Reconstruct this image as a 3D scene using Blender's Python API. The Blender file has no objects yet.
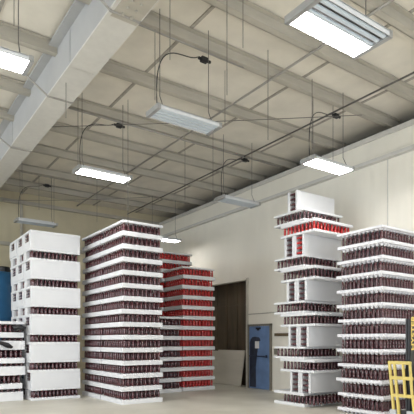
import bpy, bmesh, math, random
from mathutils import Vector, Matrix
random.seed(7)
C = bpy.context.scene.collection
PI = math.pi
F = 484.0; HZ = 341.0; EYE = 1.56
U1 = Vector((-.571, .821)); U2 = Vector((.821, .571))     # camera-space (right, forward) of world Y and world X

# ------------------------------------------------------------------ projection helpers (layout by measured lines of the photo)
def P(px, py, h):
    t = (h-EYE)*F/(HZ-py); x = (px-207)/F*t
    return Vector((x*U2[0]+t*U2[1], x*U1[0]+t*U1[1], h))
def proj(X, Y, h):
    x = X*U2[0]+Y*U1[0]; z = X*U2[1]+Y*U1[1]
    return 207+F*x/z, HZ-(h-EYE)*F/z, z

# ------------------------------------------------------------------ materials
def mat(name, col, rough=.6, metal=0, noise=0, nscale=8, bump=0, bscale=60, emit=None, spec=.5, col2=None, stretch=None):
    m = bpy.data.materials.new(name); m.use_nodes = True
    nt = m.node_tree; b = nt.nodes['Principled BSDF']
    b.inputs['Base Color'].default_value = (*col, 1)
    b.inputs['Roughness'].default_value = rough; b.inputs['Metallic'].default_value = metal
    b.inputs['Specular IOR Level'].default_value = spec
    tc = nt.nodes.new('ShaderNodeTexCoord')
    if noise or col2:
        n = nt.nodes.new('ShaderNodeTexNoise'); n.inputs['Scale'].default_value = nscale; n.inputs['Detail'].default_value = 6
        src = tc.outputs['Object']
        if stretch:
            mp = nt.nodes.new('ShaderNodeMapping'); mp.inputs['Scale'].default_value = stretch
            nt.links.new(src, mp.inputs['Vector']); src = mp.outputs['Vector']
        nt.links.new(src, n.inputs['Vector'])
        r = nt.nodes.new('ShaderNodeValToRGB')
        c2 = col2 or tuple(max(0, c*(1-noise)) for c in col)
        r.color_ramp.elements[0].color = (*c2, 1); r.color_ramp.elements[0].position = .35
        r.color_ramp.elements[1].color = (*col, 1); r.color_ramp.elements[1].position = .65
        nt.links.new(n.outputs['Fac'], r.inputs['Fac']); nt.links.new(r.outputs['Color'], b.inputs['Base Color'])
    if bump:
        n2 = nt.nodes.new('ShaderNodeTexNoise'); n2.inputs['Scale'].default_value = bscale; n2.inputs['Detail'].default_value = 3
        nt.links.new(tc.outputs['Object'], n2.inputs['Vector'])
        bp = nt.nodes.new('ShaderNodeBump'); bp.inputs['Strength'].default_value = bump; bp.inputs['Distance'].default_value = .01
        nt.links.new(n2.outputs['Fac'], bp.inputs['Height']); nt.links.new(bp.outputs['Normal'], b.inputs['Normal'])
    if emit:
        b.inputs['Emission Color'].default_value = (*emit[0], 1); b.inputs['Emission Strength'].default_value = emit[1]
    return m
def ribbed(m, axis, freq, strength=.25):
    nt = m.node_tree; b = nt.nodes['Principled BSDF']
    tc = nt.nodes.new('ShaderNodeTexCoord'); w = nt.nodes.new('ShaderNodeTexWave')
    w.bands_direction = axis; w.inputs['Scale'].default_value = freq; w.wave_profile = 'SIN'
    bp = nt.nodes.new('ShaderNodeBump'); bp.inputs['Strength'].default_value = strength; bp.inputs['Distance'].default_value = .02
    nt.links.new(tc.outputs['Object'], w.inputs['Vector']); nt.links.new(w.outputs['Fac'], bp.inputs['Height'])
    nt.links.new(bp.outputs['Normal'], b.inputs['Normal']); return m

M = dict(
    foam=mat('white_foam', (.76,.76,.775), .75, noise=.04, nscale=5, bump=.15, bscale=120, spec=.3),
    foam_plain=mat('smooth_white_foam', (.73,.73,.745), .7, noise=.04, nscale=3, spec=.3),
    foam_cup=mat('scalloped_white_foam', (.80,.79,.82), .7, noise=.04, nscale=6, spec=.3),
    maroon=mat('maroon_glossy', (.105,.028,.036), .14, noise=.35, nscale=3, spec=.9),
    red=mat('red_glossy', (.62,.035,.035), .2, noise=.25, nscale=3, spec=.7),
    wall_r=ribbed(mat('pale_wall_panel', (.86,.82,.725), .6, noise=.06, nscale=1.2, stretch=(1,1,.3)), 'Y', 1.1, .2),
    wall_b=ribbed(mat('cream_wall_panel', (.60,.53,.37), .65, noise=.1, nscale=1.1), 'X', 1.1, .2),
    roof=mat('roof_insulation', (.76,.71,.62), .75, noise=.12, nscale=1.6, bump=.5, bscale=3),
    seam=mat('roof_seam_tape', (.40,.37,.32), .7, noise=.2),
    purlin=mat('purlin_paint', (.47,.435,.37), .55, noise=.14, nscale=5, stretch=(.3,1,1)),
    girder=mat('girder_paint', (.44,.44,.44), .5, noise=.08, nscale=2),
    bracket=mat('bracket_paint', (.36,.34,.31), .5, noise=.2),
    trim=mat('pale_trim', (.62,.6,.56), .5, noise=.06),
    void=mat('gap_shade_dark', (.03,.028,.025), .9, noise=.3),
    floor=mat('concrete_floor', (.68,.65,.57), .4, col2=(.56,.53,.455), nscale=.9, bump=.08, bscale=14),
    steel=mat('galvanised_steel', (.5,.5,.5), .4, .7, noise=.15),
    white_metal=mat('white_enamel', (.74,.75,.77), .4, noise=.05),
    wire=mat('hanger_wire', (.16,.15,.14), .5, .4, noise=.2),
    black=mat('black_rubber', (.018,.018,.02), .5, noise=.3),
    blackpaint=mat('black_paint', (.012,.012,.014), .4, noise=.3),
    conduit=mat('grey_conduit', (.42,.40,.37), .45, .4, noise=.1),
    tube_off=mat('unlit_tube', (.62,.68,.74), .3, noise=.05),
    dark_slot=mat('dark_slot', (.13,.12,.12), .6, noise=.2),
    lit=mat('lit_lens', (.9,.9,.9), .5, noise=.01, emit=((1,.985,.96), 27)),
    brown=mat('brown_door_panel', (.11,.08,.05), .6, noise=.5, nscale=1.3, stretch=(1,2.5,.4)),
    jamb=mat('cream_jamb', (.55,.52,.45), .5, noise=.1),
    bluedoor=mat('blue_door_paint', (.16,.265,.48), .4, noise=.25, nscale=2.5),
    darkpatch=mat('dark_blue_grey', (.035,.045,.075), .5, noise=.4, nscale=5),  # dark blue-grey of the door patch and push bar
    paper=mat('white_paper', (.8,.8,.78), .7, noise=.05),
    plywood=mat('pale_board', (.62,.58,.50), .7, noise=.14, nscale=1.5, stretch=(1,.4,2)),
    rail=mat('brown_rail', (.14,.09,.045), .6, noise=.3),
    bluetank=mat('blue_plastic', (.028,.14,.30), .5, noise=.15, nscale=2),
    greycap=mat('grey_cap', (.23,.21,.17), .6, noise=.15),
    yellow=mat('yellow_paint', (.68,.53,.15), .4, noise=.25, nscale=6),
    gold=mat('yellow_lettering', (.72,.52,.12), .5, noise=.05),
    tyre=mat('tyre_rubber', (.02,.02,.02), .8, noise=.3, bump=.3),
    sheeting=mat('black_sheeting', (.012,.012,.014), .35, noise=.3),
)

# ------------------------------------------------------------------ mesh helpers
def bx(bm, x0, x1, y0, y1, z0, z1, mtx=None):
    vs = [bm.verts.new(v) for v in ((x0,y0,z0),(x1,y0,z0),(x1,y1,z0),(x0,y1,z0),(x0,y0,z1),(x1,y0,z1),(x1,y1,z1),(x0,y1,z1))]
    for f in ((0,3,2,1),(4,5,6,7),(0,1,5,4),(1,2,6,5),(2,3,7,6),(3,0,4,7)): bm.faces.new([vs[i] for i in f])
    if mtx:
        for v in vs: v.co = mtx @ v.co
    return vs
def sweep(bm, pts, r, n=6):
    pts = [Vector(p) for p in pts]; rings = []
    for i, p in enumerate(pts):
        d = (pts[min(i+1, len(pts)-1)]-pts[max(i-1, 0)]).normalized()
        a = d.cross(Vector((0,0,1)))
        if a.length < .01: a = Vector((1,0,0))
        a.normalize(); b = d.cross(a)
        rings.append([bm.verts.new(p+r*(math.cos(2*PI*k/n)*a+math.sin(2*PI*k/n)*b)) for k in range(n)])
    for q, w in zip(rings, rings[1:]):
        for k in range(n): bm.faces.new((q[k], q[(k+1)%n], w[(k+1)%n], w[k]))
    bm.faces.new(list(reversed(rings[0]))); bm.faces.new(rings[-1])
def lathe(bm, prof, n=16, mtx=None):
    rings = []
    for r, z in prof:
        rings.append([bm.verts.new((r*math.cos(2*PI*k/n), r*math.sin(2*PI*k/n), z)) for k in range(n)])
    for q, w in zip(rings, rings[1:]):
        for k in range(n): bm.faces.new((q[k], q[(k+1)%n], w[(k+1)%n], w[k]))
    bm.faces.new(list(reversed(rings[0]))); bm.faces.new(rings[-1])
    if mtx:
        for ring in rings:
            for v in ring: v.co = mtx @ v.co
def obj(name, bm, m, parent=None, loc=None, smooth=False, bevel=0):
    if bevel:
        bmesh.ops.bevel(bm, geom=bm.edges[:], offset=bevel, segments=2, affect='EDGES', clamp_overlap=True)
    bmesh.ops.recalc_face_normals(bm, faces=bm.faces[:])
    me = bpy.data.meshes.new(name); bm.to_mesh(me); bm.free()
    me.materials.append(M[m])
    if smooth:
        for p in me.polygons: p.use_smooth = True
    o = bpy.data.objects.new(name, me); C.objects.link(o)
    if parent: o.parent = parent
    if loc is not None: o.location = loc
    return o
def box(name, x0, x1, y0, y1, z0, z1, m, parent=None, bevel=0):
    bm = bmesh.new(); cx, cy = (x0+x1)/2, (y0+y1)/2
    if parent: cx = cy = 0; zz = 0
    else: zz = z0
    bx(bm, x0-cx, x1-cx, y0-cy, y1-cy, z0-zz, z1-zz)
    return obj(name, bm, m, parent, (cx, cy, zz) if not parent else None, bevel=bevel)
def tag(o, label, cat, group=None, kind=None):
    o['label'] = label; o['category'] = cat
    if group: o['group'] = group
    if kind: o['kind'] = kind
    return o
def struct(o, label=None, cat=None):
    o['kind'] = 'structure'
    if label: o['label'] = label
    if cat: o['category'] = cat
    return o
def empty(name, loc, label, cat, group=None, rz=0):
    o = bpy.data.objects.new(name, None); C.objects.link(o); o.location = loc; o.rotation_euler.z = rz
    o.empty_display_size = .2
    return tag(o, label, cat, group)
def ordn(n):
    return {1:'first',2:'second',3:'third',4:'fourth',5:'fifth',6:'sixth',7:'seventh',8:'eighth',9:'ninth',10:'tenth',11:'eleventh',12:'twelfth',13:'thirteenth',14:'fourteenth',15:'fifteenth'}[n]

# ------------------------------------------------------------------ the building
XR, YB, XL, YF = 10.4, 18.7, -9.0, -7.0
ROOF = 7.06
struct(box('floor', XL-.2, XR+1.6, YF-.2, YB+.2, -.2, 0, 'floor'), 'grey concrete warehouse floor with worn patches', 'floor')
struct(box('ceiling', XL-.2, XR+1.6, YF-.2, YB+.2, ROOF, ROOF+.15, 'roof'), 'beige insulated underside of the flat roof', 'ceiling')
struct(box('wall_back', XL-.2, XR+1.6, YB, YB+.2, 0, ROOF, 'wall_b'), 'cream panelled wall at the far end', 'wall')
# right wall with a tall opening
OY0, OY1, OH = 12.62, 15.9, 3.62
bm = bmesh.new()
bx(bm, XR, XR+.2, YF, OY0, 0, 6.72); bx(bm, XR, XR+.2, OY1, YB, 0, 6.72); bx(bm, XR, XR+.2, OY0, OY1, OH, 6.72)
struct(obj('wall_right', bm, 'wall_r'), 'long pale panelled wall with the blue door', 'wall')
struct(box('wall_outer', XR+.6, XR+.8, YF, YB, 0, ROOF, 'void'), 'outer wall coloured dark as shade in the gap above the pale wall', 'wall')  # near-black colour stands for the shade inside the gap
bm = bmesh.new(); bx(bm, XR+.42, XR+.5, OY0-.6, OY1+.4, 0, OH+.5)
for y in (13.05, 13.65, 14.25, 14.85, 15.45): bx(bm, XR+.395, XR+.42, y-.02, y+.02, 0, OH+.5)
for z in (.95, 1.9, 2.85): bx(bm, XR+.40, XR+.42, OY0-.6, OY1+.4, z-.015, z+.015)
struct(obj('door_1', bm, 'brown'), 'tall dark brown sectional door set back in the wall opening', 'door')
bm = bmesh.new()
bx(bm, XR-.03, XR+.36, OY0-.1, OY0, 0, OH+.06); bx(bm, XR-.03, XR+.36, OY1, OY1+.1, 0, OH+.06)
struct(obj('trim_1', bm, 'jamb'), 'pale jambs of the tall wall opening', 'trim')
# wall bands
struct(box('trim_2', XR-.14, XR, YF, YB-.02, 6.0, 6.09, 'trim'), 'pale ledge running high along the right wall', 'trim')
struct(box('trim_3', XR-.05, XR, YF, YB-.02, 6.6, 6.72, 'trim'), 'pale cap along the top of the right wall', 'trim')
bm = bmesh.new(); bx(bm, XR-.012, XR, YF, OY0-.11, 2.44, 2.465)
struct(obj('trim_4', bm, 'seam'), 'thin horizontal seam in the right wall beside the blue door', 'trim')
bm = bmesh.new()
for y in (4.2, 7.2, 10.2): bx(bm, XR-.012, XR, y-.012, y+.012, 0, 6.0)
struct(obj('trim_5', bm, 'trim'), 'upright panel seams in the right wall', 'trim')
bm = bmesh.new(); bx(bm, XL, XR, YB-.12, YB, 5.05, 5.17)
for x in (2.6, 4.6): bx(bm, x-.04, x+.04, YB-.06, YB, 0, 6.7)
struct(obj('trim_6', bm, 'purlin'), 'girt and posts against the cream end wall', 'trim')
struct(box('trim_7', XL, XR, YB-.16, YB-.001, 6.62, 6.74, 'purlin'), 'dark angle along the top of the end wall', 'trim')
# unseen walls; dock doorways and high windows are added to let light in
bm = bmesh.new()
for a, b in ((XL-.2, -4.5), (-.3, 1.3), (5.5, 7), (10.2, XR+1.6)): bx(bm, a, b, YF-.2, YF, 0, 4.6)
bx(bm, XL-.2, XR+1.6, YF-.2, YF, 4.6, ROOF)
struct(obj('wall_front', bm, 'wall_r'), 'unseen wall behind with dock doorways added for light', 'wall')
bm = bmesh.new()
for a, b in ((YF-.2, -3), (2, 5), (10, YB+.2)): bx(bm, XL-.2, XL, a, b, 0, 4.6)
bx(bm, XL-.2, XL, YF-.2, 8.4, 4.6, ROOF); bx(bm, XL-.2, XL, 18, YB+.2, 4.6, ROOF); bx(bm, XL-.2, XL, 8.4, 18, 6.7, ROOF); bx(bm, XL-.2, XL, 8.4, 18, 4.6, 4.75)
for y in (10.8, 13.2, 15.6): bx(bm, XL-.2, XL, y-.06, y+.06, 4.7, 6.8)
struct(obj('wall_left', bm, 'wall_r'), 'unseen left wall with dock doorways and high windows added for light', 'wall')

# purlins: channels with a pale lower lip, each a thing of the structure
PY = [-5.2, -3.4, -1.6, .2, 1.7, 3.3, 4.88, 6.2, 7.3, 9.0, 10.8, 12.25, 13.9, 15.7, 17.3]
for y in PY:
    bm = bmesh.new(); z0 = 6.87
    bx(bm, XL, XR+.44, y-.1, y-.085, z0, ROOF)
    bx(bm, XL, XR+.44, y-.1, y+.03, z0-.012, z0)
    bx(bm, XL, XR+.44, y+.018, y+.03, z0-.012, z0+.03)
    bx(bm, XL, XR+.44, y-.18, y-.085, ROOF-.03, ROOF-.015)
    o = obj('purlin', bm, 'purlin'); o['kind'] = 'structure'; o['group'] = 'roof purlins'
    o['label'] = 'beige steel roof purlin running across under the roof'; o['category'] = 'purlin'
# dark seams between the roof panels
for x in (-7.2, -4.2, -1.2, .9, 1.75, 4.62, 7.4, 9.3):
    bm = bmesh.new(); bx(bm, x-.03, x+.03, YF, YB, ROOF-.02, ROOF)
    o = struct(obj('roof_seam', bm, 'seam'), 'dark seam strip between roof panels', 'seam'); o['group'] = 'roof seams'
# main girder: I-beam with a deep web
bm = bmesh.new(); gx0, gx1, gz = 2.83, 3.27, 6.3
bx(bm, gx0, gx0+.02, YF, YB, gz+.02, ROOF-.09)
bx(bm, gx1-.02, gx1, YF, YB, gz+.02, ROOF-.09)
bx(bm, gx0-.16, gx1+.16, YF, YB, ROOF-.1, ROOF-.07)
for y in (4.1, 8.2, 12.3, 16.4): bx(bm, gx0-.012, gx1+.012, y-.006, y+.006, gz-.012, ROOF-.1)
girder = struct(obj('girder', bm, 'girder'), 'big white main girder running under the roof', 'girder')
bm = bmesh.new(); bx(bm, gx0-.025, gx1+.025, YF, YB, gz-.012, gz+.022)
obj('bottom_flange', bm, 'trim', girder, (0, 0, 0))
# perforated splice plate on the girder's underside
pp = P(138, 8, gz)
bm = bmesh.new()
bx(bm, gx0+.03, gx1-.0, pp.y-.7, pp.y+.35, gz-.02, gz)
for i in range(6):
    for j in range(2):
        lathe(bm, [(.022, gz-.05), (.022, gz-.02)], 6, Matrix.Translation((gx0+.16+j*.13, pp.y-.6+i*.16, 0)))
sp = obj('splice_plate', bm, 'purlin', girder)
# flange braces
for y in (6.45, 9.4, 12.4):
    bm = bmesh.new(); sweep(bm, [(gx1+.1, y, gz+.1), (gx1, y, gz-.03), (gx0-.03, y, gz-.03), (gx0-.06, y, gz), (1.75, y, 6.98)], .018)
    o = obj('flange_brace', bm, 'bracket')
    o['kind'] = 'structure'; o['label'] = 'slanting rod brace from girder to purlin'; o['category'] = 'brace'; o['group'] = 'girder braces'
# conduits under the roof
def conduit(name, pts, r, m, label):
    bm = bmesh.new(); sweep(bm, pts, r); return tag(obj(name, bm, m, smooth=True), label, 'conduit')
conduit('conduit', [(8.76, YF+.3, 6.83), (8.76, YB-.3, 6.83)], .02, 'wire', 'dark conduit running lengthwise under purlins near the right wall')
conduit('conduit', [(6.62, YF+.3, 6.83), (6.62, YB-.3, 6.83)], .024, 'conduit', 'pale conduit running lengthwise under purlins in mid roof')
y = 10.8; conduit('conduit', [(3.3, y-.05, 6.82), (XR-.2, y-.05, 6.82)], .02, 'conduit', 'grey conduit clipped under the purlin over the near lit lamp')
y = 7.3; conduit('conduit', [(3.3, y-.05, 6.82), (5.9, y-.05, 6.82)], .014, 'conduit', 'short grey conduit clipped under the purlin above the unlit lamp')
y = 15.7; conduit('conduit', [(XL+1, y-.05, 6.82), (XR-.5, y-.05, 6.82)], .016, 'conduit', 'grey conduit clipped under the purlin near the end wall')
a, b = P(210, 120, 5.9), P(414, 121, 5.9)
# slack cables crossing the hall
def cable(p, q, sag, r, label, m='wire'):
    p, q = Vector(p), Vector(q); pts = []
    for i in range(13):
        t = i/12; v = p.lerp(q, t); v.z -= sag*4*t*(1-t); pts.append(v)
    bm = bmesh.new(); sweep(bm, pts, r, 5); return tag(obj('cable', bm, m, smooth=True), label, 'cable')
cable(P(48, 127, 6.55), P(362, 115, 6.55), .02, .008, 'thin dark cable slung straight across the middle of the roof')
cable(P(2, 200, 6.5), P(150, 197, 6.5), .05, .008, 'thin dark cable slung across near the end wall')

# ------------------------------------------------------------------ hanging lamps
def lamp(px, py, lit, label, loc=None, cord=None, jb=True):
    c = Vector(loc) if loc else P(px, py, 5.3)
    t = empty('hanging_lamp', (c.x, c.y, 5.3), label, 'lamp', 'lamps hanging from the roof')
    L, W = .61, (.28 if lit == 'half' else .2)
    bm = bmesh.new()
    bx(bm, -L, L, -W, W, .05, .065); bx(bm, -L, L, -W, -W+.012, 0, .06); bx(bm, -L, L, W-.012, W, 0, .06)
    bx(bm, -L*.9, L*.9, -.09, .09, .065, .12)
    obj('housing', bm, 'white_metal', t)
    for s in (-1, 1):
        bm = bmesh.new(); bx(bm, s*L-.03, s*L+.03, -W-.005, W+.005, -.012, .075)
        obj('end_cap', bm, 'steel', t)
    if lit == 'half': zones = ((-W+.02, .03, 0), (.04, W-.015, 1))
    else: zones = ((-W+.015, W-.015, lit),)
    for y0, y1, on in zones:
        if on:
            bm = bmesh.new(); bx(bm, -L+.03, L-.03, y0, y1, .0, .03)
            obj('lens', bm, 'lit', t)
        else:
            bm = bmesh.new(); bx(bm, -L+.03, L-.03, y0, y1, .04, .05); obj('reflector', bm, 'dark_slot', t)
            n = 3 if (y1-y0) < .35 else 4
            for k in range(n):
                yc = y0+(k+.5)*(y1-y0)/n; bm = bmesh.new()
                w = (y1-y0)/n*(.29 if lit == 'half' else .38)
                bx(bm, -L+.03, L-.03, yc-w, yc+w, .0, .03)
                obj('fluorescent_tube', bm, 'tube_off', t, bevel=.008)
    for s in (-1, 1):
        bm = bmesh.new(); sweep(bm, [(s*(L-.12), -.1, .1), (s*(L-.12), 0, .3), (s*(L-.12), 0, ROOF-5.3-.02)], .007, 5)
        obj('hanger_wire', bm, 'wire', t)
    if cord is not None:
        # cord: from the lamp's left end up and over to a box on a conduit
        cord = Vector(cord)-Vector((0, 0, .085)); d = cord-Vector((c.x+.142, c.y, 5.3)); a = Vector((-L+.1, .05, .1)); pts = []
        b1 = Vector((a.x-.12, a.y, a.z+(d.z-a.z)*1.05)); b2 = Vector((a.x*.35+d.x*.65, a.y*.35+d.y*.65, d.z-.28))
        for k in range(21):
            u = k/20
            pts.append(a*(1-u)**3+b1*3*u*(1-u)**2+b2*3*u*u*(1-u)+d*u**3)
        bm = bmesh.new(); sweep(bm, pts, .009, 6); obj('power_cord', bm, 'black', t, smooth=True)
        if jb:
            bm = bmesh.new(); bx(bm, -.07, .07, -.045, .045, -.05, .04); bx(bm, .07, .15, -.02, .02, -.03, .02); bx(bm, -.13, -.07, -.02, .02, -.03, .02)
            o = obj('junction_box', bm, 'black', None, cord, bevel=.008)
            tag(o, 'small black junction box above ' + label.split(' with')[0].replace('hanging ', ''), 'junction box')
    return t
lamp(340, 30, 'half', 'half-lit hanging lamp nearest the viewer, stripes of unlit tubes beside the bright half')
lamp(185, 122, 0, 'unlit blue-grey hanging lamp with long cord, hung before the white girder', cord=P(204, 55, 6.82))
lamp(103, 176, 1, 'bright hanging lamp above the tall stacks of dark tubes', cord=P(119, 122, 6.8))
lamp(238, 203, 0, 'unlit hanging lamp close to the right wall, over the wall opening', cord=P(245, 157, 6.83))
lamp(328, 167, 1, 'bright hanging lamp over the mixed stack by the right wall', cord=P(336, 112, 6.83))
lamp(36, 224, 0, 'unlit hanging lamp farthest away, in front of the cream end wall', cord=P(47, 183, 6.82))
lamp(-21, 53, 1, 'bright hanging lamp on the left side of the white girder')
for (x, y) in ((8.1, 3.7), (8.1, .4), (4.5, .4), (1.3, 3.6), (1.3, .4), (-2.2, .4), (-2.2, 3.6), (-2.2, 7), (4.5, -3), (1.3, -3), (-5.4, 3.6), (-5.4, 7), (1.3, 10.4)):
    lamp(0, 0, 1, 'added lit hanging lamp out of view, there to brighten the hall', loc=(x, y, 5.3))  # extra lamps added out of view to fill the hall with light
lamp(164, 240, 1, 'bright hanging lamp glimpsed between the tall dark stack and the red stack')
# loose hanger wires left over from removed lamps
wires = [(78, 108, 180), (128, 108, 226), (155, 30, 100), (170, 0, 60), (227, 0, 95), (243, 0, 48), (268, 60, 140), (313, 97, 150), (66, 52, 118), (14, 0, 26), (185, 143, 200), (213, 140, 202), (225, 80, 125), (39, 175, 210), (54, 180, 222), (22, 140, 195), (97, 183, 222), (333, 112, 160)]
for k, (px, y0, y1) in enumerate(wires):
    best = min(PY[6:], key=lambda yy: abs(proj(*_xy, 6.85)[1]-y0) if (_xy := (P(px, max(y0, 4), 6.85).x, yy)) else 0)
    q = P(px, max(y0, 2), 6.85)
    z = proj(q.x, q.y, 0)[2]; hb = EYE+(HZ-y1)*z/F
    bm = bmesh.new(); sweep(bm, [(0, 0, hb-6.85), (0, 0, ROOF-6.87)], .006, 5)
    o = obj('hanging_wire', bm, 'wire', None, q)
    tag(o, 'thin bare wire hanging straight down from the roof', 'wire', 'bare hanging wires')

# ------------------------------------------------------------------ right wall items: door, rail, boards
dt = empty('steel_door', (XR-.0, 11.92, 0), 'blue steel door in the right wall with a white notice and dark patch', 'door'); dt['kind'] = 'structure'; dt.name = 'door_2'
bm = bmesh.new(); bx(bm, -.05, -.01, -.5, .5, .01, 2.04); obj('panel', bm, 'bluedoor', dt, bevel=.005)
bm = bmesh.new()
bx(bm, -.07, 0, -.57, -.505, 0, 2.1); bx(bm, -.07, 0, .505, .57, 0, 2.1); bx(bm, -.07, 0, -.57, .57, 2.045, 2.11)
obj('frame', bm, 'greycap', dt)
bm = bmesh.new(); bx(bm, -.12, -.08, -.42, .44, 1.05, 1.085); bx(bm, -.09, -.05, -.4, -.34, 1.03, 1.11); bx(bm, -.09, -.05, .36, .42, 1.03, 1.11)
obj('push_bar', bm, 'darkpatch', dt, bevel=.006)
bm = bmesh.new(); bx(bm, -.056, -.051, .0, .2, 1.32, 1.55); obj('notice', bm, 'paper', dt)
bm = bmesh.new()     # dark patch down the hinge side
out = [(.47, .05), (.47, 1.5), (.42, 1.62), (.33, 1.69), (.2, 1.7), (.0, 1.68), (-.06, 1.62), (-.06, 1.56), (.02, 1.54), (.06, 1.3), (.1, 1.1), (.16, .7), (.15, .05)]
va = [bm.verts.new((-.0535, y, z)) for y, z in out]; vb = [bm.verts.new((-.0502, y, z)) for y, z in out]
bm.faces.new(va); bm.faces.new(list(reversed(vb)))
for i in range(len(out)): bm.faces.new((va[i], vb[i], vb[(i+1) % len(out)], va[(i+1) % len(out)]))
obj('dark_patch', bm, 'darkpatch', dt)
bm = bmesh.new(); bx(bm, -.08, -.05, -.08, .14, 1.94, 2.0); bx(bm, -.08, -.06, -.02, .08, 1.9, 1.94); obj('closer', bm, 'blackpaint', dt)
o = box('wall_rail', XR-.06, XR, 10.1, 11.2, 1.71, 1.8, 'rail', bevel=.008); tag(o, 'short dark brown rail on the pale wall beside the blue door', 'rail')
o = box('switch_box', XR-.06, XR, 11.1, 11.22, 1.14, 1.32, 'greycap', bevel=.01); tag(o, 'small grey switch box on the wall next to the blue door', 'switch')
for k, (y0, y1, h, xo, lab) in enumerate(((12.95, 14.5, 1.24, 0, 'pale board leaning in the dark wall opening, front one'), (13.1, 15.2, 1.2, .09, 'pale board leaning in the dark wall opening, behind the front one'))):
    bm = bmesh.new(); bx(bm, 0, .03, 0, y1-y0, 0, h)
    o = obj('leaning_board', bm, 'plywood', None, (XR+.0+xo, y0, .012), bevel=.003); o.rotation_euler.y = math.radians(9)
    tag(o, lab, 'board', 'boards leaning in the opening')

# ------------------------------------------------------------------ blue tank behind the low stack
tk = empty('storage_tank', (3.0, 16.6, 0), 'tall blue tank with a dark cap behind the low foam stack', 'tank')
bm = bmesh.new(); lathe(bm, [(1.0, 0), (1.08, .06), (1.08, .9), (1.1, .95), (1.08, 1.0), (1.08, 2.2), (1.1, 2.25), (1.08, 2.3), (1.08, 3.55), (1.02, 3.68), (.6, 3.74)], 40)
obj('body', bm, 'bluetank', tk, smooth=True)
bm = bmesh.new(); lathe(bm, [(.22, 3.72), (.22, 3.86), (.19, 3.9)], 20, Matrix.Translation((.45, -.35, 0))); obj('cap', bm, 'blackpaint', tk)

# ------------------------------------------------------------------ stacks of foam trays and tubes
TUBES = []      # (kind, matrix-less position, axis, stack, face, tier label, index, height, radius, visible)
def tray(x0, x1, y0, y1, z0, z1, label, group, style='flat'):
    bm = bmesh.new(); cx, cy = (x0+x1)/2, (y0+y1)/2; hx, hy = (x1-x0)/2, (y1-y0)/2; h = z1-z0
    if style == 'flat':
        bx(bm, -hx, hx, -hy, hy, 0, h)
        bmesh.ops.bevel(bm, geom=bm.edges[:], offset=.008, segments=1, affect='EDGES')
        m = 'foam'
    else:                                   # tray with a scalloped, cupped rim
        bx(bm, -hx-.02, hx+.02, -hy-.02, hy+.02, h*.45, h)
        p = .105
        nx, ny = int(2*hx/p), int(2*hy/p)
        for i in range(nx):
            for j in range(ny):
                if 0 < i < nx-1 and 0 < j < ny-1: continue
                lathe(bm, [(.018, 0), (.044, h*.3), (.05, h*.47)], 10, Matrix.Translation((-hx+.03+(2*hx-.06)*(i+.5)/nx, -hy+.03+(2*hy-.06)*(j+.5)/ny, 0)))
        m = 'foam_cup'
    o = obj('foam_tray', bm, m, None, (cx, cy, z0))
    tag(o, label, 'tray', group); return o
def tubes(x0, x1, y0, y1, z0, h, kind, stack, tier, pitch=.12, r=.029, ins=.05, see=lambda px, py: True, skip=None):
    nx = max(1, round((x1-x0-2*ins)/pitch)); ny = max(1, round((y1-y0-2*ins)/pitch))
    for i in range(nx+1):
        for j in range(ny+1):
            x = x0+ins+(x1-x0-2*ins)*i/nx; y = y0+ins+(y1-y0-2*ins)*j/ny
            if skip and skip(i, j, nx, ny): continue
            if min(i, j, nx-i, ny-j) > 1: continue
            px, py, z = proj(x, y, z0+h/2)
            face = idx = None
            if j == 0: face, idx = 'right', i+1
            elif i == 0: face, idx = 'left', j+1
            vis = face is not None and 0 < px < 413 and 0 < py < 414 and see(px, py)
            TUBES.append(dict(kind=kind, p=(x+random.uniform(-.006, .006), y+random.uniform(-.006, .006), z0+.002), ax='z', stack=stack, tier=tier, face=face, idx=idx, h=h-.005, r=r, vis=vis, z=z))
def upright(x0, x1, y0, z0, H, slab, gap, kind, stack, tier, which, group, rows=4, see=lambda px, py: True, base=0, rad=.03):
    """two foam panels on edge, tubes lying between them"""
    y = y0
    for q, nm in ((0, 'front'), (1, 'back')):
        bm = bmesh.new(); bx(bm, -(x1-x0)/2, (x1-x0)/2, 0, slab, 0, H)
        bmesh.ops.bevel(bm, geom=bm.edges[:], offset=.008, segments=1, affect='EDGES')
        o = obj('upright_foam_tray', bm, 'foam_plain', None, ((x0+x1)/2, y0 if q == 0 else y0+slab+gap, z0))
        tag(o, f'upright white foam tray, {nm} of {which} pair, {tier}, {stack}', 'tray', group)
    if base:
        bm = bmesh.new(); bx(bm, -(x1-x0)/2, (x1-x0)/2, 0, gap, 0, base)
        o = obj('foam_spacer', bm, 'foam', None, ((x0+x1)/2, y0+slab, z0))
        tag(o, f'white foam spacer inside {which} upright pair, {tier}, {stack}', 'spacer', group)
    n = round((x1-x0-.1)/.118)
    for i in range(n+1):
        for k in range(rows):
            x = x0+.05+(x1-x0-.1)*i/n; zz = z0+base+(H-base)*(k+.5)/rows
            px, py, z = proj(x, y0+slab+gap/2, zz)
            TUBES.append(dict(kind=kind, p=(x, y0+slab+.002, zz), ax='y', stack=stack, tier=tier+' '+which, face='end' if i == 0 else None, idx=k+1, h=gap-.004, r=rad, vis=(i == 0 and 0 < px < 413 and see(px, py)), z=z))

def jit(a=.015): return random.uniform(-a, a)

# ---- B: tall stack of dark tubes, two pallets deep
PIT, SL, TH = .319, .115, .204
nB = 14; NBN = {0: 'near half', 1: 'rear half'}
for col, (y0, y1) in enumerate(((10.86, 12.2), (12.24, 13.58))):
    gname = 'foam trays of the tall dark stack'
    for k in range(nB+1):
        a, b = jit(), jit(); z = k*PIT
        tray(5.04+a, 6.17+a, y0+b*.4, y1+b*.4, z, z+(SL if k < nB else .06), f'white foam tray, {ordn(nB+1-k)} from top, {NBN[col]} of tall dark-tube stack', gname)
        if k < nB: tubes(5.07+a, 6.14+a, y0+.02, y1-.02, z+SL, TH, 'maroon', 'tall dark stack', f'tier {nB-k}', pitch=.125, r=.028)
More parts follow.
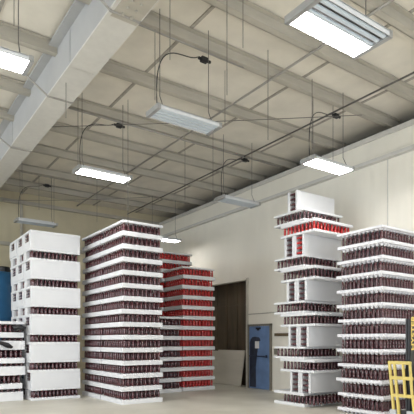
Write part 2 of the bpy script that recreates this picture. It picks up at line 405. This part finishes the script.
# ---- D: red stack
for col, (y0, y1, x0, x1, n) in enumerate(((12.72, 13.84, 7.93, 9.16, 12), (13.9, 15.0, 7.85, 9.05, 14))):
    for k in range(n+1):
        a = jit(); z = k*.319
        where = 'red-tube stack before the brown opening' if col == 0 else 'taller stack behind the front red one'
        tray(x0+a, x1+a, y0, y1, z, z+(SL if k < n else .05), f'white foam tray, {ordn(n+1-k)} from the top, {where}', 'foam trays of the red stacks')
        if k < n:
            kind = 'red' if (col == 0 or k >= 6) else 'maroon'
            tubes(x0+.03+a, x1-.03+a, y0+.02, y1-.02, z+SL, TH, kind, 'front red stack' if col == 0 else 'rear red stack', ordn(n-k)+' tier down',
                  see=(lambda px, py: px > 162) if col == 0 else (lambda px, py, k=k: px > 162 and k >= 12))
# ---- G: short dark stack in the shade between the tall one and the red one
for k in range(8):
    a = jit(.03); z = k*.319
    tray(6.8+a, 7.84+a, 12.6, 13.68, z, z+(SL if k < 7 else .06), f'white foam tray, {ordn(8-k)} from the top, short shaded stack left of the red one', 'foam trays of the short shaded stack')
    if k < 7: tubes(6.83+a, 7.81+a, 12.62, 13.66, z+SL, TH, 'maroon', 'short shaded stack', f'tier {7-k}')
# ---- E: scalloped trays nearest the viewer, right
nE = 12; SE = .115
for k in range(nE+1):
    a, b = jit(.02), jit(.02); z = k*.319
    tray(8.5+a, 9.84+a, 6.0+b, 7.12+b, z, z+(SE if k < nE else .08), f'scalloped white foam tray, {ordn(nE+1-k)} from the top, stack behind the yellow rack', 'scalloped foam trays', 'cup')
    if k < nE: tubes(8.53+a, 9.81+a, 6.03+b, 7.09+b, z+SE, .319-SE, 'maroon', 'scalloped-tray stack', ordn(nE-k)+' tier down', pitch=.104, r=.025, ins=.04)
# ---- C: mixed stack, upright pairs between double tiers
CST = 'mixed stack by the blue door'
vis_c = lambda px, py: px < 338
def ctray(shift, z, t, label):
    a = jit(.012)
    tray(8.35+a-shift*.0, 9.72+a, 7.8+shift*.22-(1-shift)*.1, 9.05 if shift else 8.82, z, z+t, label, 'foam trays of the mixed stack')
s_, tb = .06, .19
z = 0; ctray(1, 0, .075, f'white foam tray lowest of all in the {CST}'); 
def crow(shift, z, kind, tier):
    tubes(8.38, 9.69, 7.8+shift*.24-(1-shift)*.07+.0, 9.02 if shift else 8.79, z, tb, kind, 'mixed stack', tier, see=vis_c)
crow(.0, .075, 'maroon', 'lowest tier'); 
ctray(1, .265, .07, f'white foam tray under the lowest upright panels of the {CST}')
z = .335; cyc = 1.09; vh = .48
offs = [(7.84, 2), (7.9, 2), (7.96, 2), (8.04, 2), (8.26, 1)]
tn = ['lowest', 'fourth', 'third', 'second', 'topmost']
for u in range(5):
    y0, npk = offs[u]
    for q in range(npk):
        kind = 'red' if (u == 3 and q == 0) else 'maroon'
        upright(8.37, 9.7, y0+q*.335, z, vh, .065, .2, kind, 'blue-door stack', f'{tn[u]} tier' , ('near', 'far')[q], 'upright panels of the mixed stack', see=vis_c)
    if u == 4: break
    zz = z+vh
    up = f'{tn[u]} upright tier of {CST}'
    ctray(0, zz, s_, f'white foam tray right above the {up}'); zz += s_
    crow(0, zz, 'red' if u == 3 else 'maroon', f'lower row above {tn[u]} panels'); zz += tb
    ctray(0, zz, .065, f'white foam tray, second above the {up}'); zz += .065
    ctray(1, zz, .055, f'white foam tray, third above the {up}'); zz += .055
    crow(1, zz, 'maroon', f'upper row above {tn[u]} panels'); zz += tb
    ctray(1, zz, .05, f'white foam tray, fourth above the {up}'); zz += .05
    z += cyc
# ---- A: stack with big upright panels, two pallets deep
AST = 'leftmost tall white stack'
cycA = .732
for k in range(6):
    z = k*cycA; a = jit(.025)
    x0, x1 = 3.42+a-.02*k/5, 4.73+a*.4
    tray(x0, x1, 12.9, 15.1, z, z+.07, f'white foam tray under the {ordn(6-k)} tube row from the top, {AST}', 'foam trays of the white stack')
    # end blocks closing part of the left end of the tube row
    for q, (b0, b1) in enumerate(((13.34, 13.62), (14.05, 14.38), (14.8, 15.06))):
        o = box('foam_spacer', x0+.012, x0+.14, b0, b1, z+.07, z+.07+.19, 'foam'); tag(o, f'white foam end spacer, {ordn(q+1)} from front, {ordn(6-k)} tube row down, {AST}', 'spacer', 'foam end spacers')
    def sk(i, j, nx, ny, x0=x0):
        yy = 12.93+.05+(15.07-12.93-.1)*j/ny
        return i <= 1 and any(b0-.05 < yy < b1+.05 for b0, b1 in ((13.34, 13.62), (14.05, 14.38), (14.8, 15.06)))
    tubes(x0+.03, x1-.03, 12.93, 15.07, z+.07, .19, 'maroon', 'white stack', f'{ordn(6-k)} row down', pitch=.105, skip=sk)
    tray(x0, x1, 12.9, 15.1, z+.26, z+.315, f'white foam tray over the {ordn(6-k)} tube row from the top, {AST}', 'foam trays of the white stack')
    for q, which in enumerate(('front', 'middle', 'rear')):
        upright(x0+(jit(.02) if q else 0), x1, 12.9+q*.735, z+.315, cycA-.315, .15, .42, 'maroon', AST, f'{ordn(6-k)} tier down', which, 'upright panels of the white stack', rows=3, base=.19, rad=.035)
z = 6*cycA
tray(3.4, 4.74, 12.9, 15.1, z, z+.06, f'white foam tray lying on top of the {AST}', 'foam trays of the white stack')
# ---- F: low stack at the left edge
FST = 'low stack at the left edge'
for k in range(3):
    z = k*.665
    x0, x1 = 1.7, 3.33+jit(.03)
    tray(x0, x1, 13.2+jit(), 14.3, z, z+.235, f'thick white foam tray, {ordn(3-k)} thick one from the top, {FST}', 'foam trays of the low stack')
    tubes(x0+.03, x1-.03, 13.23, 14.27, z+.235, .08, 'maroon', 'low stack', f'short row {3-k}', pitch=.14)
    tray(x0, x1-.02, 13.2+jit(), 14.3, z+.315, z+.455, f'mid-thick white foam tray, {ordn(3-k)} such one down, {FST}', 'foam trays of the low stack')
    tubes(x0+.03, x1-.05, 13.23, 14.27, z+.455, .21, 'maroon', 'low stack', f'row {3-k}')
tray(1.7, 3.33, 13.2, 14.3, 1.995, 2.07, f'thin white foam tray on top of the {FST}', 'foam trays of the low stack')
def sheet(loc, pts, label, r):
    bm = bmesh.new(); sweep(bm, pts, r, 8)
    rr = random.Random(3)
    for v in bm.verts: v.co += Vector((rr.uniform(-.025, .025), rr.uniform(-.02, .02), rr.uniform(-.02, .02)))
    o = obj('plastic_scrap', bm, 'sheeting', None, loc, smooth=True); tag(o, label, 'plastic sheet')
sheet((3.17, 13.13, 1.88), [(-.12, 0, 0), (-.04, -.01, .03), (.05, 0, .02), (.14, .01, -.02)], 'black plastic bundle at the top right corner of the low foam stack', .07)
sheet((2.75, 13.12, 1.45), [(-.5, 0, .06), (-.25, -.01, .09), (-.02, -.01, .06), (.12, 0, 0), (.24, .01, -.05)], 'black plastic sheet draped over the front of the low foam stack', .06)

# ---- build the tubes
def tube_bm(r, h, n=12):
    bm = bmesh.new()
    lathe(bm, [(r*.82, 0), (r, .008), (r, h*.34), (r*.93, h*.36), (r*.93, h*.40), (r, h*.42), (r, h*.74), (r*.7, h*.82), (r*.66, h*.93), (r*.8, h*.94), (r*.8, h)], n)
    return bm
KIND = {'maroon': ('dark maroon', 'tube', 'maroon_tube', 'dark maroon tubes'), 'red': ('bright red', 'red tube', 'red_tube', 'bright red tubes')}
for kind, (adj, cat, nm, grp) in KIND.items():
    cand = [t for t in TUBES if t['kind'] == kind]
    vis = sorted([t for t in cand if t['vis']], key=lambda t: t['z'])[:300]
    ids = {id(t) for t in vis}
    rest = [t for t in cand if id(t) not in ids]
    protos = {}
    for t in vis:
        key = (round(t['h'], 3), t['r'])
        if key not in protos:
            o = obj(nm, tube_bm(t['r'], t['h']), kind, smooth=True); protos[key] = o
        else:
            o = protos[key].copy(); C.objects.link(o)
        o.location = t['p']
        o.rotation_euler = (0, 0, random.uniform(0, 6)) if t['ax'] == 'z' else (-PI/2, 0, 0)
        if t['face'] == 'end':
            lab = f"{adj} tube between upright trays, {ordn(t['idx'])} from below, {t['tier']} pair, {t['stack']}"
        else:
            lab = f"{adj} tube {ordn(t['idx'])} from corner on {t['face']} face, {t['tier']}, {t['stack']}"
        tag(o, lab, cat, grp)
    # all the others: one object
    n = 8; V = []; Fc = []
    cs = [(math.cos(2*PI*k/n), math.sin(2*PI*k/n)) for k in range(n)]
    for t in rest:
        x, y, z = t['p']; r, h = t['r'], t['h']; b = len(V)
        for rr, q in ((r*.85, 0), (r, .01), (r, h*.76), (r*.72, h*.84), (r*.75, h)):
            for c, s in cs:
                V.append((x+rr*c, y+rr*s, z+q) if t['ax'] == 'z' else (x+rr*c, y+q, z+rr*s))
        Fc.append(tuple(range(b+n-1, b-1, -1)) if t['ax'] == 'z' else tuple(range(b, b+n)))
        Fc.append(tuple(range(b+4*n, b+5*n)) if t['ax'] == 'z' else tuple(range(b+5*n-1, b+4*n-1, -1)))
        for q in range(4):
            for k in range(n):
                f = (b+q*n+k, b+q*n+(k+1) % n, b+(q+1)*n+(k+1) % n, b+(q+1)*n+k)
                Fc.append(f if t['ax'] == 'z' else f[::-1])
    me = bpy.data.meshes.new(nm); me.from_pydata(V, [], Fc); me.materials.append(M[kind])
    me.polygons.foreach_set('use_smooth', [True]*len(me.polygons)); me.update()
    o = bpy.data.objects.new(nm+'_mass', me); C.objects.link(o)
    tag(o, f'the remaining {adj} tubes packed between foam trays farther back', cat, kind='stuff')
    print(kind, len(vis), len(rest))

# ------------------------------------------------------------------ forklift at the right edge
fw = Vector((.571, .821)); rt = Vector((.821, -.571))
ang = math.radians(40)
d2 = -rt*math.cos(ang)-fw*math.sin(ang); L2 = -rt*math.sin(ang)+fw*math.cos(ang)   # heading; lateral from near to far side
t0 = 7.3; x0c = (411-207)/F*t0
base = rt*x0c+fw*t0                                            # near lower corner of the load backrest
fk = empty('forklift', (base.x, base.y, 0), 'black and yellow forklift at the right edge in front of the scalloped stack', 'forklift')
# local frame: x = forward (heading), y = from near side to far side reversed -> use -L so frame is right handed
fk.rotation_euler.z = math.atan2(d2.y, d2.x)
# local y axis = heading rotated +90 deg; far side is -y or +y:
yl = Vector((-d2.y, d2.x)); sg = 1 if yl.dot(L2) > 0 else -1
def fb(bm, x0, x1, l0, l1, z0, z1): 
    a, b = sorted((sg*l0, sg*l1)); return bx(bm, x0, x1, a, b, z0, z1)
# load backrest, leaning a little
bm = bmesh.new()
def post(l0, z0, l1, z1, w=.02):
    vs = fb(bm, -.02, .02, -w, w, 0, 1)
    for v in vs:
        k = v.co.z; v.co.y += sg*(l0+(l1-l0)*k); v.co.z = z0+(z1-z0)*k
for l in (.02, .13): post(l-.04, .7, l, 1.25, .016)
for l in (.27, .35): post(l-.11, .1, l, 1.25, .019)
post(-.09, .1, -.03, .7)
for z, q in ((1.225, 0), (.99, -.03), (.72, -.06)): fb(bm, -.022, .022, q, .36+q, z-.025, z+.025)
lb = obj('load_backrest', bm, 'yellow', fk, bevel=.005)
bm = bmesh.new(); fb(bm, -.05, -.022, -.1, .35, .38, .5); fb(bm, -.05, -.022, -.1, .35, .1, .22); obj('carriage', bm, 'blackpaint', fk, bevel=.006)
for l in (-.05, .22):
    bm = bmesh.new(); fb(bm, -.02, .03, l, l+.11, .05, .5); fb(bm, .03, 1.0, l, l+.11, .05, .09); obj('fork', bm, 'steel', fk, bevel=.008)
for l, nmr in ((.04, 0), (.08, 1)):
    bm = bmesh.new(); fb(bm, -.25, -.05, l, l+.012, .05, 1.9); fb(bm, -.25, -.23, l, l+.035, .05, 1.9); fb(bm, -.07, -.05, l, l+.035, .05, 1.9)
    mr = obj('mast_rail', bm, 'blackpaint', fk, bevel=.003)
    if nmr == 0:
        cu = bpy.data.curves.new('lettering', 'FONT'); cu.body = 'HYSTER'; cu.size = .15; cu.extrude = .001; cu.align_x = 'LEFT'; cu.space_character = 1.02; cu.offset = .0045
        to = bpy.data.objects.new('lettering', cu); C.objects.link(to)
        bpy.context.view_layer.update()
        lm = bpy.data.meshes.new_from_object(to.evaluated_get(bpy.context.evaluated_depsgraph_get()))
        bpy.data.objects.remove(to); bpy.data.curves.remove(cu)
        lm.materials.clear(); lm.materials.append(M['gold'])
        tx = bpy.data.objects.new('lettering', lm); C.objects.link(tx); tx.parent = mr; tx['label'] = 'yellow HYSTER lettering'
        # glyph x runs up the rail, glyph normal faces away from the far side
        nrm = Vector((0, -sg, 0)); up = Vector((0, 0, 1)); yv = nrm.cross(up)
        mt = Matrix((up, yv, nrm)).transposed().to_4x4()
        xs = -.125 if yv.x > 0 else -.235
        xs = -.19 if yv.x > 0 else -.065
        mt.translation = Vector((xs, sg*(l-.0015), 1.415)); tx.matrix_local = mt
for zc in (.35, 1.0, 1.8):
    bm = bmesh.new(); fb(bm, -.22, -.18, .06, .1, zc, zc+.06); obj('mast_crossbar', bm, 'blackpaint', fk, bevel=.004)
bm = bmesh.new(); sweep(bm, [(-.15, sg*.066, .1), (-.15, sg*.066, 1.8)], .013, 12); obj('lift_cylinder', bm, 'steel', fk, smooth=True)
bm = bmesh.new(); fb(bm, -2.0, -.4, -.32, .22, .3, .85); fb(bm, -2.3, -1.5, -.32, .22, .3, 1.1); fb(bm, -.75, -.4, -.27, .17, .85, 1.15); obj('chassis', bm, 'blackpaint', fk, bevel=.03)
bm = bmesh.new(); fb(bm, -1.5, -1.05, -.25, .15, .85, .97); fb(bm, -1.58, -1.46, -.25, .15, .95, 1.45); obj('seat', bm, 'black', fk, bevel=.03)
for x, l, r in ((-.8, -.4, .27), (-.8, .28, .27), (-1.8, -.38, .27), (-1.8, .28, .27)):
    bm = bmesh.new(); lathe(bm, [(r*.6, -.1), (r*.95, -.1), (r, -.06), (r, .06), (r*.95, .1), (r*.6, .1)], 24, Matrix.Translation((x, sg*l, r)) @ Matrix.Rotation(PI/2, 4, 'X'))
    obj('wheel', bm, 'tyre', fk)

# ------------------------------------------------------------------ added area lights in made-up doorways and windows out of view
w = bpy.data.worlds.new('overcast_sky'); bpy.context.scene.world = w; w.use_nodes = True
bg = w.node_tree.nodes['Background']; bg.inputs[0].default_value = (.84, .92, 1, 1); bg.inputs[1].default_value = .9
def day(loc, rot, sx, sy, e):
    l = bpy.data.lights.new('added_daylight', 'AREA'); l.shape = 'RECTANGLE'; l.size = sx; l.size_y = sy; l.energy = e; l.color = (.84, .92, 1)
    o = bpy.data.objects.new('added_daylight', l); C.objects.link(o); o.location = loc; o.rotation_euler = rot
for x in (-2.4, 3.4, 8.6): day((x, YF+.02, 2.3), (PI/2, 0, 0), 4.0 if x < 8 else 3.2, 4.4, 190)
for y in (-.5, 7.5): day((XL+.02, y, 2.3), (PI/2, 0, -PI/2), 5.0, 4.4, 300)
day((XL+.02, 13.2, 5.72), (PI/2, 0, -PI/2), 9.4, 1.9, 420)     # added light in the made-up high windows of the left wall

# ------------------------------------------------------------------ camera
cam = bpy.data.cameras.new('camera'); co = bpy.data.objects.new('camera', cam); C.objects.link(co)
co.location = (0, 0, EYE); co.rotation_euler = (PI/2, 0, -math.atan2(.571, .821))
cam.sensor_fit = 'HORIZONTAL'; cam.sensor_width = 36; cam.lens = 36*F/414; cam.shift_y = (HZ-207)/414; cam.clip_end = 200
s = bpy.context.scene; s.camera = co
s.view_settings.view_transform = 'Standard'; s.view_settings.look = 'None'; s.view_settings.gamma = 1; s.view_settings.exposure = .16
